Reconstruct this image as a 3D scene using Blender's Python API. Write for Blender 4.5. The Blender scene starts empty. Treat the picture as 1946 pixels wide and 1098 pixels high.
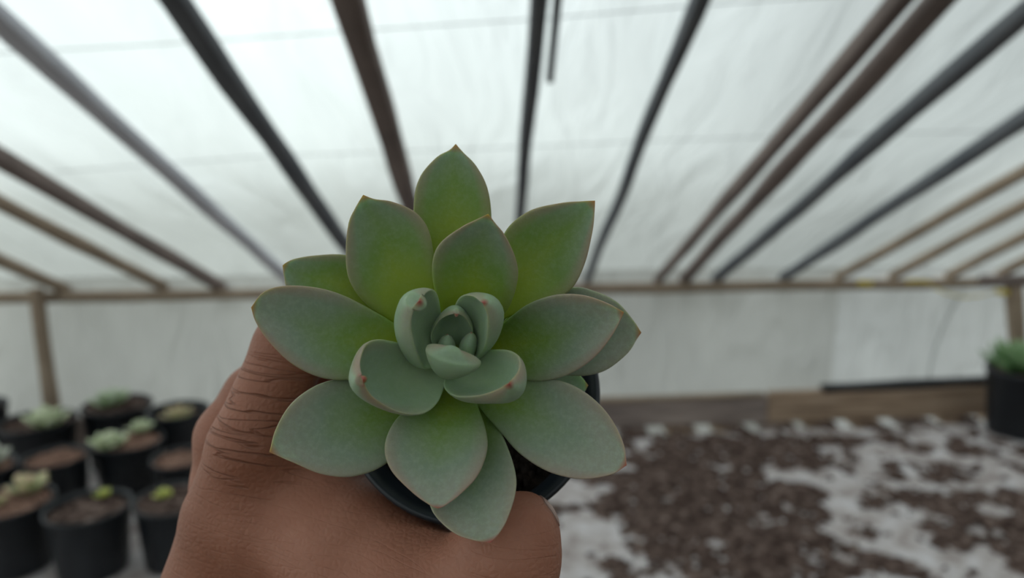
import bpy, math, random
import numpy as np
from mathutils import Vector, Matrix, noise

random.seed(7)
rng = np.random.default_rng(7)
SC = bpy.context.scene
COL = SC.collection

# ------------------------------------------------------------------ camera
W, H, F = 1946.0, 1098.0, 1400.0          # photograph size, focal length in pixels
PITCH = math.radians(10.08)
CAM = np.array([0.0, 0.0, 1.60])
FWD = np.array([0, math.cos(PITCH), -math.sin(PITCH)])
UP = np.array([0, math.sin(PITCH), math.cos(PITCH)])
RT = np.array([1.0, 0, 0])
cd = bpy.data.cameras.new('camera')
cam = bpy.data.objects.new('camera', cd)
COL.objects.link(cam)
cam.location = CAM
cam.rotation_euler = (math.pi / 2 - PITCH, 0, 0)
cd.sensor_width = 36.0
cd.lens = F / W * 36.0
cd.clip_start = 0.01
cd.dof.use_dof = True
cd.dof.focus_distance = 0.154
cd.dof.aperture_fstop = (cd.lens / 1000.0) / 0.0025
SC.camera = cam

# ------------------------------------------------------------------ sky (overcast)
def new_nodes(tree):
    tree.nodes.clear()
    def N(kind, **kw):
        n = tree.nodes.new(kind)
        for k, v in kw.items():
            if k == 'inp':
                for a, b in v.items():
                    n.inputs[a].default_value = b
            else:
                setattr(n, k, v)
        return n
    def Lk(a, b):
        tree.links.new(a, b)
    return N, Lk

SUN_DIR = Vector((-0.26, 0.88, 0.33)).normalized()      # where the overcast sky is brightest
wd = bpy.data.worlds.new('overcast_sky')
SC.world = wd
wd.use_nodes = True
N, Lk = new_nodes(wd.node_tree)
geo = N('ShaderNodeTexCoord')
sep = N('ShaderNodeSeparateXYZ')
Lk(geo.outputs['Generated'], sep.inputs[0])
rmp = N('ShaderNodeValToRGB')
cr = rmp.color_ramp
cr.elements[0].position = 0.0; cr.elements[0].color = (0.10, 0.10, 0.09, 1)
cr.elements[1].position = 1.0; cr.elements[1].color = (0.93, 1.0, 1.0, 1)
for p, c in ((0.495, (0.16, 0.17, 0.14, 1)), (0.53, (0.55, 0.60, 0.58, 1)), (0.65, (0.66, 0.72, 0.73, 1)), (0.85, (0.92, 0.98, 0.96, 1))):
    e = cr.elements.new(p); e.color = c
mr = N('ShaderNodeMapRange', inp={'From Min': -1.0, 'From Max': 1.0})
Lk(sep.outputs['Z'], mr.inputs['Value'])
Lk(mr.outputs[0], rmp.inputs[0])
dot = N('ShaderNodeVectorMath', operation='DOT_PRODUCT')
dot.inputs[1].default_value = SUN_DIR
Lk(geo.outputs['Generated'], dot.inputs[0])
pw = N('ShaderNodeMath', operation='POWER', inp={1: 9.0}); pw.use_clamp = True
mx0 = N('ShaderNodeMath', operation='MAXIMUM', inp={1: 0.0})
Lk(dot.outputs['Value'], mx0.inputs[0]); Lk(mx0.outputs[0], pw.inputs[0])
glow = N('ShaderNodeMath', operation='MULTIPLY_ADD', inp={1: 1.55, 2: 1.0})
Lk(pw.outputs[0], glow.inputs[0])
# added brightness in the left sky lights the hand; right side dimmed
xm = N('ShaderNodeMapRange', inp={'From Min': -1.0, 'From Max': 1.0}); Lk(sep.outputs['X'], xm.inputs['Value'])
lft = N('ShaderNodeValToRGB')
lc = lft.color_ramp
lc.elements[0].position = 0.0; lc.elements[0].color = (1, 1, 1, 1)
lc.elements[1].position = 1.0; lc.elements[1].color = (0.27, 0.27, 0.27, 1)
for p_, v_ in ((0.24, 0.41), (0.45, 0.405), (0.62, 0.33), (0.8, 0.28)):
    e_ = lc.elements.new(p_); e_.color = (v_, v_, v_, 1)
Lk(xm.outputs[0], lft.inputs[0])
gl2 = N('ShaderNodeMath', operation='MULTIPLY')
Lk(glow.outputs[0], gl2.inputs[0]); Lk(lft.outputs[0], gl2.inputs[1]); glow = gl2
vs = N('ShaderNodeVectorMath', operation='SCALE')
Lk(rmp.outputs[0], vs.inputs[0]); Lk(glow.outputs[0], vs.inputs['Scale'])
bg = N('ShaderNodeBackground', inp={'Strength': 3.15})
wo = N('ShaderNodeOutputWorld')
Lk(vs.outputs[0], bg.inputs[0]); Lk(bg.outputs[0], wo.inputs[0])

SC.view_settings.view_transform = 'Standard'
SC.view_settings.look = 'None'
SC.view_settings.gamma = 1.0
SC.view_settings.exposure = 0.24
SC.view_settings.use_curve_mapping = False
try:
    SC.cycles.max_bounces = 10
    SC.cycles.transmission_bounces = 6
    SC.cycles.sample_clamp_indirect = 6.0
except Exception:
    pass

# ------------------------------------------------------------------ helpers
def P(x, y, d):
    """point seen at pixel (x, y) of the photograph, d metres in front of the lens"""
    return CAM + d * (FWD + RT * ((x - W / 2) / F) + UP * ((H / 2 - y) / F))

def ray(x, y):
    return FWD + RT * ((x - W / 2) / F) + UP * ((H / 2 - y) / F)

def hit_plane(x, y, p0, n):
    r = ray(x, y)
    return CAM + r * (np.dot(np.array(p0) - CAM, n) / np.dot(r, n))

def tag(o, label=None, cat=None, group=None, kind=None):
    if label: o['label'] = label
    if cat: o['category'] = cat
    if group: o['group'] = group
    if kind: o['kind'] = kind
    return o

def empty(name, loc):
    o = bpy.data.objects.new(name, None)
    COL.objects.link(o)
    o.location = loc
    o.empty_display_size = 0.02
    return o

def mesh_obj(name, V, Fc, mat, parent=None, origin=None, smooth=True, attrs=None):
    """V in world coordinates; the object's origin is put at origin (or at its parent's)"""
    V = np.asarray(V, float)
    off = np.zeros(3)
    q = parent
    while q is not None:
        off += np.array(q.location); q = q.parent
    if origin is None:
        origin = off if parent is not None else V.mean(axis=0)
    origin = np.asarray(origin, float)
    me = bpy.data.meshes.new(name)
    me.from_pydata((V - origin).tolist(), [], [tuple(int(i) for i in f) for f in Fc])
    me.update()
    if smooth:
        me.polygons.foreach_set('use_smooth', [True] * len(me.polygons))
    if attrs:
        for k, a in attrs.items():
            at = me.attributes.new(k, 'FLOAT', 'POINT')
            at.data.foreach_set('value', np.asarray(a, np.float32))
    if isinstance(mat, (list, tuple)):
        for m in mat: me.materials.append(m)
    else:
        me.materials.append(mat)
    o = bpy.data.objects.new(name, me)
    COL.objects.link(o)
    if parent is not None:
        o.parent = parent
        o.location = origin - off
    else:
        o.location = origin
    return o

class Geo:
    """collects world-space geometry that becomes one mesh"""
    def __init__(s): s.V = []; s.F = []; s.n = 0
    def add(s, V, Fc):
        V = np.asarray(V, float)
        s.V.append(V)
        for f in Fc: s.F.append([i + s.n for i in f])
        s.n += len(V)
    def build(s, name, mat, parent=None, **kw):
        return mesh_obj(name, np.concatenate(s.V), s.F, mat, parent, **kw)

def beam(a, b, w, h, upv=(0, 0, 1), seg=14, bev=0.18, wob=0.0, seed=0, ends=True, taper=1.0):
    """a rough squared timber from a to b, w wide and h high, chamfered, slightly crooked"""
    a = np.array(a, float); b = np.array(b, float); L = np.linalg.norm(b - a)
    t = (b - a) / L
    upv = np.array(upv, float)
    s_ = np.cross(t, upv); s_ /= np.linalg.norm(s_)
    u_ = np.cross(s_, t)
    k = bev
    prof = [(-1 + k, -1), (1 - k, -1), (1, -1 + k), (1, 1 - k), (1 - k, 1), (-1 + k, 1), (-1, 1 - k), (-1, -1 + k)]
    V = []
    for i in range(seg + 1):
        f = i / seg
        c = a + (b - a) * f
        c = c + s_ * wob * noise.noise(Vector((f * L * 3.1, seed * 7.3, 0))) + u_ * wob * 0.6 * noise.noise(Vector((f * L * 2.7, seed * 3.9, 5)))
        sc = 1 + (0.16 * noise.noise(Vector((f * L * 5, seed * 1.7, 9))) if wob else 0)
        sc *= 1 + (taper - 1) * f
        for (px, pz) in prof:
            V.append(c + s_ * px * w / 2 * sc + u_ * pz * h / 2 * sc)
    Fc = []
    for i in range(seg):
        for j in range(8):
            Fc.append([i * 8 + j, i * 8 + (j + 1) % 8, (i + 1) * 8 + (j + 1) % 8, (i + 1) * 8 + j])
    if ends:
        Fc.append(list(range(7, -1, -1))); Fc.append([seg * 8 + j for j in range(8)])
    return np.array(V), Fc

def tube(pts, r, m=10, closed_ends=True):
    pts = [np.array(p, float) for p in pts]; n = len(pts)
    rr = r if hasattr(r, '__len__') else [r] * n
    V = []; Fc = []
    prev = None
    for i in range(n):
        t = pts[min(i + 1, n - 1)] - pts[max(i - 1, 0)]; t /= np.linalg.norm(t)
        if prev is None:
            ref = np.array([0, 0, 1.0]) if abs(t[2]) < .9 else np.array([1.0, 0, 0])
            s_ = np.cross(t, ref)
        else:
            s_ = prev - t * np.dot(prev, t)
        s_ /= np.linalg.norm(s_); prev = s_
        u_ = np.cross(s_, t)
        for j in range(m):
            a = 2 * math.pi * j / m
            V.append(pts[i] + rr[i] * (math.cos(a) * s_ + math.sin(a) * u_))
    for i in range(n - 1):
        for j in range(m):
            Fc.append([i * m + j, i * m + (j + 1) % m, (i + 1) * m + (j + 1) % m, (i + 1) * m + j])
    if closed_ends:
        Fc.append(list(range(m - 1, -1, -1))); Fc.append([(n - 1) * m + j for j in range(m)])
    return np.array(V), Fc

def lathe(c, axis, prof, m=48, wob=0.0, seed=0, squash=1.0):
    """prof: list of (radius, height along axis)"""
    axis = np.array(axis, float); axis /= np.linalg.norm(axis)
    ref = np.array([1.0, 0, 0]) if abs(axis[0]) < .9 else np.array([0, 1.0, 0])
    u_ = ref - axis * np.dot(ref, axis); u_ /= np.linalg.norm(u_)
    v_ = np.cross(axis, u_)
    V = []; Fc = []
    for (r, z) in prof:
        for j in range(m):
            a = 2 * math.pi * j / m
            w_ = 1 + wob * noise.noise(Vector((math.cos(a) * 1.6, math.sin(a) * 1.6 + seed, z * 14)))
            V.append(np.array(c) + axis * z * (1 + 0.0) + (u_ * math.cos(a) + v_ * math.sin(a) * squash) * r * w_)
    n = len(prof)
    for i in range(n - 1):
        for j in range(m):
            Fc.append([i * m + j, i * m + (j + 1) % m, (i + 1) * m + (j + 1) % m, (i + 1) * m + j])
    if prof[0][0] > 1e-6: Fc.append(list(range(m - 1, -1, -1)))
    if prof[-1][0] > 1e-6: Fc.append([(n - 1) * m + j for j in range(m)])
    return np.array(V), Fc

# ------------------------------------------------------------------ materials
def mat_new(name):
    m = bpy.data.materials.new(name); m.use_nodes = True
    N, Lk = new_nodes(m.node_tree)
    out = N('ShaderNodeOutputMaterial')
    return m, N, Lk, out

def ramp(N, stops):
    r = N('ShaderNodeValToRGB')
    c = r.color_ramp
    c.elements[0].position, c.elements[0].color = stops[0][0], (*stops[0][1], 1)
    c.elements[1].position, c.elements[1].color = stops[-1][0], (*stops[-1][1], 1)
    for p, col in stops[1:-1]:
        e = c.elements.new(p); e.color = (*col, 1)
    return r

def mat_noise(name, stops, scale=8, rough=0.8, bump=0.3, bscale=None, detail=6, stretch=(1, 1, 1), bdist=0.002, spec=0.3):
    m, N, Lk, out = mat_new(name)
    tc = N('ShaderNodeTexCoord'); mp = N('ShaderNodeMapping'); mp.inputs['Scale'].default_value = stretch
    Lk(tc.outputs['Object'], mp.inputs[0])
    nz = N('ShaderNodeTexNoise', inp={'Scale': scale, 'Detail': detail, 'Roughness': 0.6})
    Lk(mp.outputs[0], nz.inputs['Vector'])
    r = ramp(N, stops); Lk(nz.outputs['Fac'], r.inputs[0])
    b = N('ShaderNodeBsdfPrincipled', inp={'Roughness': rough, 'Specular IOR Level': spec})
    Lk(r.outputs[0], b.inputs['Base Color'])
    nb = N('ShaderNodeTexNoise', inp={'Scale': bscale or scale * 3, 'Detail': 4})
    Lk(mp.outputs[0], nb.inputs['Vector'])
    bp = N('ShaderNodeBump', inp={'Strength': bump, 'Distance': bdist})
    Lk(nb.outputs['Fac'], bp.inputs['Height']); Lk(bp.outputs[0], b.inputs['Normal'])
    Lk(b.outputs[0], out.inputs[0])
    return m

def mat_film(name, tint, fwd=0.6, refl=0.25, trans=0.8, rough=0.55):
    """milky greenhouse polythene: reflects a little, lets scattered daylight through"""
    m, N, Lk, out = mat_new(name)
    tc = N('ShaderNodeTexCoord')
    mp = N('ShaderNodeMapping'); mp.inputs['Scale'].default_value = (1.3, 0.35, 0.6); mp.inputs['Rotation'].default_value = (0, 0, 0.5)
    Lk(tc.outputs['Object'], mp.inputs[0])
    nz = N('ShaderNodeTexNoise', inp={'Scale': 2.2, 'Detail': 4, 'Roughness': 0.5, 'Distortion': 0.6})
    Lk(mp.outputs[0], nz.inputs['Vector'])
    c0 = tuple(t * 0.80 * trans for t in tint); c1 = tuple(min(1, t * 1.0 * trans) for t in tint)
    r = ramp(N, [(0.32, c0), (0.68, c1)]); Lk(nz.outputs['Fac'], r.inputs[0])
    mp2 = N('ShaderNodeMapping'); mp2.inputs['Scale'].default_value = (5.0, 1.2, 2.0); mp2.inputs['Rotation'].default_value = (0, 0, -0.7)
    Lk(tc.outputs['Object'], mp2.inputs[0])
    nz2 = N('ShaderNodeTexNoise', inp={'Scale': 2.2, 'Detail': 3, 'Distortion': 1.0})
    Lk(mp2.outputs[0], nz2.inputs['Vector'])
    bp = N('ShaderNodeBump', inp={'Strength': 0.7, 'Distance': 0.05})
    Lk(nz2.outputs['Fac'], bp.inputs['Height'])
    tr = N('ShaderNodeBsdfTranslucent'); df = N('ShaderNodeBsdfDiffuse', inp={'Color': (*[t * 0.8 for t in tint], 1)})
    rf = N('ShaderNodeBsdfRefraction', inp={'Roughness': rough, 'IOR': 1.03})
    for s_ in (tr, rf): Lk(r.outputs[0], s_.inputs['Color'])
    for s_ in (tr, df, rf): Lk(bp.outputs[0], s_.inputs['Normal'])
    m1 = N('ShaderNodeMixShader', inp={0: fwd}); Lk(tr.outputs[0], m1.inputs[1]); Lk(rf.outputs[0], m1.inputs[2])
    m2 = N('ShaderNodeMixShader', inp={0: refl}); Lk(m1.outputs[0], m2.inputs[1]); Lk(df.outputs[0], m2.inputs[2])
    Lk(m2.outputs[0], out.inputs[0])
    return m

M = {}
M['film_roof'] = mat_film('roof_polythene', (0.95, 0.985, 0.98))
M['film_wall'] = mat_film('wall_polythene', (0.94, 0.95, 0.94), trans=0.76)
M['film_clear'] = mat_film('newer_polythene', (0.96, 0.98, 1.0), trans=0.98, refl=0.15)
M['wood_dark'] = mat_noise('weathered_dark_timber', [(0.3, (0.085, 0.092, 0.108)), (0.7, (0.15, 0.155, 0.165))], scale=6, stretch=(1, 1, 1))
M['wood_brown'] = mat_noise('brown_timber', [(0.3, (0.14, 0.11, 0.10)), (0.7, (0.25, 0.195, 0.175))], scale=7)
M['wood_tan'] = mat_noise('tan_timber', [(0.3, (0.21, 0.155, 0.11)), (0.7, (0.35, 0.27, 0.20))], scale=7)
M['wood_grey'] = mat_noise('pale_grey_timber', [(0.3, (0.52, 0.52, 0.57)), (0.7, (0.68, 0.68, 0.74))], scale=7)
M['board_grey'] = mat_noise('greyed_board', [(0.3, (0.15, 0.12, 0.11)), (0.5, (0.27, 0.215, 0.195)), (0.7, (0.38, 0.31, 0.28))], scale=3.5, stretch=(1, 6, 12))
M['board_tan'] = mat_noise('tan_board', [(0.28, (0.15, 0.10, 0.07)), (0.5, (0.36, 0.255, 0.18)), (0.72, (0.50, 0.38, 0.29))], scale=3.5, stretch=(1, 6, 14))
M['black_film'] = mat_noise('black_plastic_film', [(0.3, (0.010, 0.011, 0.014)), (0.7, (0.022, 0.023, 0.028))], scale=10, rough=0.4)
M['pot'] = mat_noise('black_pot_plastic', [(0.3, (0.006, 0.008, 0.011)), (0.7, (0.013, 0.016, 0.021))], scale=20, rough=0.42, bump=0.15, spec=0.4)
M['pot_hand'] = mat_noise('dark_pot_plastic', [(0.3, (0.008, 0.012, 0.017)), (0.7, (0.017, 0.023, 0.030))], scale=60, rough=0.38, bump=0.15, bscale=300, bdist=0.0003, spec=0.5)
M['sheet'] = mat_noise('dusty_plastic_sheet', [(0.28, (0.17, 0.125, 0.11)), (0.46, (0.40, 0.355, 0.345)), (0.72, (0.62, 0.60, 0.62))], scale=16, rough=0.5, bump=0.5, bdist=0.004)
M['soil'] = mat_noise('potting_soil', [(0.28, (0.022, 0.014, 0.012)), (0.5, (0.085, 0.056, 0.047)), (0.64, (0.19, 0.14, 0.12)), (0.76, (0.40, 0.34, 0.31))], scale=45, rough=1.0, bump=1.0, bscale=150, bdist=0.004, spec=0.1)
M['soil_dark'] = mat_noise('damp_soil', [(0.3, (0.006, 0.005, 0.004)), (0.6, (0.022, 0.016, 0.013)), (0.8, (0.07, 0.05, 0.04))], scale=260, rough=1.0, bump=1.0, bscale=500, bdist=0.002, spec=0.15)
M['bark'] = mat_noise('reddish_mulch', [(0.3, (0.09, 0.05, 0.035)), (0.5, (0.22, 0.13, 0.10)), (0.7, (0.36, 0.23, 0.17))], scale=60, rough=1.0, bump=1.0, bscale=120, bdist=0.004, spec=0.1)
M['floor'] = mat_noise('trodden_earth', [(0.3, (0.07, 0.05, 0.04)), (0.7, (0.17, 0.13, 0.10))], scale=5, rough=1.0)
M['screen'] = mat_noise('brown_light_block', [(0.3, (0.10, 0.10, 0.095)), (0.7, (0.16, 0.155, 0.145))], scale=3, rough=1.0)
M['yellow'] = mat_noise('yellow_ribbon', [(0.3, (0.55, 0.40, 0.02)), (0.7, (0.75, 0.58, 0.05))], scale=30, rough=0.5)
M['shadow_line'] = mat_noise('grey_shadow_line', [(0.3, (0.25, 0.26, 0.27)), (0.7, (0.4, 0.41, 0.42))], scale=30, rough=0.5)

def mat_small_plant(name, c0, c1, c2):
    m, N, Lk, out = mat_new(name)
    at = N('ShaderNodeAttribute'); at.attribute_name = 'leaf_t'
    r = ramp(N, [(0.0, c0), (0.6, c1), (1.0, c2)])
    Lk(at.outputs['Fac'], r.inputs[0])
    b = N('ShaderNodeBsdfPrincipled', inp={'Roughness': 0.5, 'Specular IOR Level': 0.3, 'Subsurface Weight': 0.25, 'Subsurface Scale': 0.006})
    b.inputs['Subsurface Radius'].default_value = (0.5, 1.0, 0.3)
    Lk(r.outputs[0], b.inputs['Base Color'])
    Lk(b.outputs[0], out.inputs[0])
    return m
M['p_pale'] = mat_small_plant('pale_green_leaves', (0.30, 0.36, 0.16), (0.44, 0.50, 0.30), (0.54, 0.58, 0.42))
M['p_green'] = mat_small_plant('mid_green_leaves', (0.15, 0.21, 0.09), (0.30, 0.38, 0.22), (0.46, 0.53, 0.40))
M['p_pink'] = mat_small_plant('pink_tinged_leaves', (0.30, 0.38, 0.16), (0.42, 0.44, 0.24), (0.50, 0.36, 0.24))
M['p_lime'] = mat_small_plant('lime_leaves', (0.34, 0.38, 0.07), (0.44, 0.48, 0.10), (0.50, 0.50, 0.16))
M['p_dark'] = mat_small_plant('dark_green_leaves', (0.06, 0.13, 0.04), (0.12, 0.24, 0.09), (0.26, 0.36, 0.20))
M['p_white'] = mat_small_plant('silvery_leaves', (0.25, 0.30, 0.20), (0.42, 0.46, 0.38), (0.52, 0.50, 0.44))

# ================================================================== THE GREENHOUSE
TANY = 0.09                      # the long wall runs a little away to the right
D0 = 2.16
PLATE_Z = 1.214
BENCH = 0.78
SLOPE = 0.445                    # roof fall towards the long wall
nw = np.array([-TANY, 1.0, 0.0]); nw /= np.linalg.norm(nw)
def wall_y(x, off=0.0): return D0 + TANY * x + off
RX = 3.6
LX = -2.7
RIDGE = -1.4                     # roof ridge behind the camera
roof_n = np.array([-TANY * SLOPE, SLOPE, 1.0]); roof_n /= np.linalg.norm(roof_n)
roof_p = np.array([0, D0, PLATE_Z + 0.045])
def roof_z(x, y): return roof_p[2] + SLOPE * (wall_y(x) - y)

def film_grid(name, fn, nu, nv, mat, th=0.0, kind='structure', **kw):
    V = []; Fc = []
    for i in range(nu + 1):
        for j in range(nv + 1):
            V.append(fn(i / nu, j / nv))
    for i in range(nu):
        for j in range(nv):
            a = i * (nv + 1) + j
            Fc.append([a, a + 1, a + nv + 2, a + nv + 1])
    o = mesh_obj(name, V, Fc, mat, **kw)
    if kind: o['kind'] = kind
    return o

ROOF_Y0 = RIDGE
def roof_fn(u, v):
    x = LX + (RX - LX) * u
    y0, y1 = ROOF_Y0, wall_y(x, 0.05)
    y = y0 + (y1 - y0) * v
    n = 0.008 * noise.noise(Vector((x * 2.2, y * 1.2, 3.0))) + 0.005 * noise.noise(Vector((x * 6 + y * 3, y * 2.5, 1.0)))
    return (x, y, roof_z(x, y) + 0.022 + n)
film_grid('ceiling', roof_fn, 150, 60, M['film_roof'])
def roof_back(u, v):
    x = LX + (RX - LX) * u
    y = RIDGE - 3.0 * v
    return (x, y, roof_z(x, RIDGE) + 0.022 - SLOPE * 3.0 * v)
film_grid('ceiling', roof_back, 20, 10, M['film_roof'])


WALL_SEAM = 1.035
def wall_fn(u, v, x0=LX, x1=WALL_SEAM):
    x = x0 + (x1 - x0) * u
    z = 0.0 + (PLATE_Z + 0.05) * v
    return (x, wall_y(x, 0.045) + 0.006 * noise.noise(Vector((x * 2.5, z * 2.5, 8))), z)
film_grid('wall_back', wall_fn, 90, 24, M['film_wall'])
film_grid('wall_back', lambda u, v: wall_fn(u, v, WALL_SEAM, RX), 50, 24, M['film_clear'])
for nm, sx in (('wall_left', -1), ('wall_right', 1)):
    def side(u, v, sx=sx):
        x = LX if sx < 0 else RX
        y = -4.4 + (wall_y(x, 0.05) + 4.4) * u
        top = roof_z(x, y) if y > RIDGE else roof_z(x, RIDGE) - SLOPE * (RIDGE - y)
        return (x, y, (top + 0.022) * v)
    film_grid(nm, side, 30, 12, M['film_clear' if sx < 0 else 'film_wall'])  # unseen left wall given clearer film to add light on the hand
def front(u, v):
    x = LX + (RX - LX) * u
    return (x, -4.4, v * (roof_z(x, RIDGE) + 0.022 - SLOPE * 3.0))
film_grid('wall_front', front, 10, 6, M['screen'])  # unseen end wall, made dark and opaque to hold back light
film_grid('floor', lambda u, v: (LX + (RX - LX) * u, -4.4 + 7.2 * v, 0.0), 10, 10, M['floor'])
# ridge beam behind the camera
V, Fc = beam((LX, RIDGE, roof_z(LX, RIDGE) - 0.04), (RX, RIDGE, roof_z(RX, RIDGE) - 0.04), 0.06, 0.08)
mesh_obj('trim_2', V, Fc, M['wood_brown'])['kind'] = 'structure'

# a fold of film hanging inside the wall at the right
fold = []
for k in range(13):
    v = k / 12
    z = BENCH + 0.11 + (PLATE_Z - BENCH - 0.14) * v
    x = 1.36 + 0.09 * v ** 2
    fold.append((x, wall_y(x, 0.034), z))
V, Fc = tube(fold, 0.0035, 8)
tag(mesh_obj('plastic_fold', V, Fc, M['film_wall']), 'thin curved fold of film running down the bright wall left of the tall black pot', 'plastic fold')

# wall plate: the long timber the rafters rest on
V, Fc = beam((LX + .01, wall_y(LX + .01), PLATE_Z), (RX, wall_y(RX), PLATE_Z), 0.035, 0.028, seg=40, wob=0.006, seed=2)
tag(mesh_obj('wall_plate', V, Fc, M['wood_tan']), 'long brown horizontal timber along the top of the wall, carrying the rafters', 'beam')

# rafters: (x at plate, y at plate) -> point further up in the photograph
def roof_hit(x, y):
    return hit_plane(x, y, roof_p, roof_n)
RAFT = [
    (130, 550, 0, 487, 'wood_tan', 0.024, 0.028, 'tan rafter reaching the plate just right of the wooden post, lowest at the left'),
    (320, 550, 0, 375, 'wood_tan', 0.024, 0.028, 'tan rafter meeting the plate left of its close dark neighbour on the left side'),
    (432, 550, 0, 290, 'wood_brown', 0.028, 0.028, 'dark brown rafter above its tan neighbour, crossing the left edge at mid roof height'),
    (565, 549, 0, 25, 'wood_grey', 0.030, 0.022, 'pale grey rafter running into the top left corner'),
    (715, 550, 340, 0, 'wood_dark', 0.030, 0.026, 'wide blackish rafter ending behind the upper left leaves'),
    (832, 550, 668, 0, 'wood_brown', 0.034, 0.034, 'broad brown rafter with dark right side, left of the topmost leaf'),
    (973, 550, 1022, 0, 'wood_dark', 0.020, 0.030, 'narrow near-vertical dark rafter just right of the topmost leaf'),
    (1108, 549, 1322, 0, 'wood_dark', 0.018, 0.024, 'thin dark rafter leaning right, alone right of centre'),
    (1238, 545, 1698, 0, 'wood_brown', 0.024, 0.026, 'upper of the two close rafters that meet at the plate'),
    (1287, 545, 1772, 0, 'wood_brown', 0.030, 0.026, 'lower, reddish brown one of the two close rafters that meet at the plate'),
    (1345, 544, 1946, 12, 'wood_dark', 0.026, 0.026, 'dark rafter running into the top right corner'),
    (1465, 543, 1946, 215, 'wood_dark', 0.024, 0.026, 'dark rafter crossing the right edge highest below the corner one'),
    (1565, 542, 1946, 318, 'wood_tan', 0.021, 0.024, 'tan rafter directly below the dark one at the right edge'),
    (1665, 541, 1946, 384, 'wood_tan', 0.021, 0.024, 'tan rafter whose foot is right beside the first yellow ribbon'),
    (1772, 540, 1946, 442, 'wood_tan', 0.022, 0.024, 'tan rafter whose foot stands at the pale hanging yellow ribbon'),
    (1868, 538, 1946, 492, 'wood_tan', 0.022, 0.024, 'lowest tan rafter at the right, its foot beside the right hand post'),
]
for i, (x0, y0, x1, y1, mt, w, h, lab) in enumerate(RAFT):
    a = roof_hit(x0, y0 - 6); b = roof_hit(x1, y1)
    # rest on top of the plate and run up to the ridge
    d = (b - a)
    k = (RIDGE - a[1]) / d[1]
    top = a + d * min(k, 1e9)
    if top[0] > RX - 0.1 or top[0] < LX + 0.1:
        k = ((RX - 0.1 if top[0] > 0 else LX + 0.1) - a[0]) / d[0]; top = a + d * k
    a = a - d / np.linalg.norm(d) * 0.03
    off = -roof_n * (h / 2 - 0.004)
    gr = Geo()
    if i in (1, 2, 8, 9, 12, 13, 14, 15):          # crooked poles, spliced higher up
        elbow = b + d / np.linalg.norm(d) * 0.10
        tx = a[0] + (0.10 if i != 8 else 0.02)
        tp_ = np.array([tx, RIDGE, roof_z(tx, RIDGE)]); tp_ = tp_ - roof_n * (np.dot(tp_ - roof_p, roof_n))
        gr.add(*beam(a + off, elbow + off, w, h, upv=roof_n, seg=30, wob=0.004, seed=i + 3, bev=0.22))
        gr.add(*beam(elbow + off, tp_ + off, w, h, upv=roof_n, seg=24, wob=0.0, seed=i + 3, bev=0.22))
    else:
        gr.add(*beam(a + off, top + off, w, h, upv=roof_n, seg=44, wob=0.005, seed=i + 3, bev=0.22))
    o = gr.build('rafter', M[mt])
    tag(o, lab, 'rafter', 'rafters under the polythene roof')

# short stick end hanging beside the central rafter
b = roof_hit(1044, 137); a = roof_hit(1062, -60)
V, Fc = beam(b - roof_n * 0.012, a + (a - b) * 0.6 - roof_n * 0.012, 0.010, 0.012, upv=roof_n, seg=12, wob=0.002, seed=40)
tag(mesh_obj('wooden_stick', V, Fc, M['wood_dark']), 'thin dark stick ending in mid roof right beside the near-vertical rafter', 'stick')

# thin added lines under the film imitating shadows of outside cords and folds
for i, (pts, lab) in enumerate([
        ([(-60, 108), (300, 88), (650, 64), (1050, 38), (1330, 14), (1700, -12)], 'faint upper modelled shadow line crossing the roof near the top edge'),
        ([(100, 330), (500, 300), (900, 286), (1250, 270), (1600, 258), (2000, 250)], 'faint lower modelled shadow line crossing the roof behind the topmost leaf')]):
    pp = [roof_hit(*p) + roof_n * 0.003 for p in pts]
    V, Fc = tube(pp, 0.0007, 6)
    tag(mesh_obj('roof_shadow_line', V, Fc, M['shadow_line']), lab, 'shadow_line')

# posts
def post(name_lab, xt, yt, xb, yb, w, off=-0.045):
    a = hit_plane(xt, yt, (0, D0 + off, 0), nw); b = hit_plane(xb, yb, (0, D0 + off, 0), nw)
    d = b - a; k = (BENCH + 0.012 - a[2]) / d[2]
    V, Fc = beam(a, a + d * k, w, w, upv=nw, seg=10, wob=0.004, seed=int(xt))
    tag(mesh_obj('wooden_post', V, Fc, M['wood_tan']), name_lab, 'post')
post('slightly leaning brown wooden post under the plate at the left, behind the pots', 68, 548, 97, 760, 0.032)
post('brown wooden post at the right edge, behind the tall black pot', 1925, 545, 1932, 640, 0.036)
c = hit_plane(1925, 531, (0, D0 - 0.05, 0), nw)
V, Fc = beam(c + np.array([-0.10, -0.009, -0.004]), c + np.array([0.26, 0.023, 0.002]), 0.03, 0.035, seg=6, wob=0.003)
tag(mesh_obj('wooden_bracket', V, Fc, M['wood_brown']), 'short dark timber across the head of the right hand post', 'timber')

# yellow ribbons tied at the plate
def ribbon(pts, w, lab, lean=0.0):
    V = []; Fc = []
    n = len(pts)
    for i, (x, y) in enumerate(pts):
        p = hit_plane(x, y, (0, D0 - 0.06, 0), nw)
        wv = np.array([0.0, 0.0, w / 2])
        for s, o_ in ((-1, 0), (1, 0), (1, 0.0015), (-1, 0.0015)):
            V.append(p + wv * s + nw * o_)
    for i in range(n - 1):
        for j in range(4):
            Fc.append([i * 4 + j, i * 4 + (j + 1) % 4, i * 4 + 4 + (j + 1) % 4, i * 4 + 4 + j])
    Fc.append([3, 2, 1, 0]); Fc.append([(n - 1) * 4 + j for j in range(4)])
    tag(mesh_obj('yellow_ribbon', V, Fc, M['yellow']), lab, 'ribbon')
ribbon([(1630, 540), (1640, 536), (1650, 541), (1660, 537)], 0.015, 'short yellow ribbon knotted on the plate, leftmost of the three')
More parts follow.
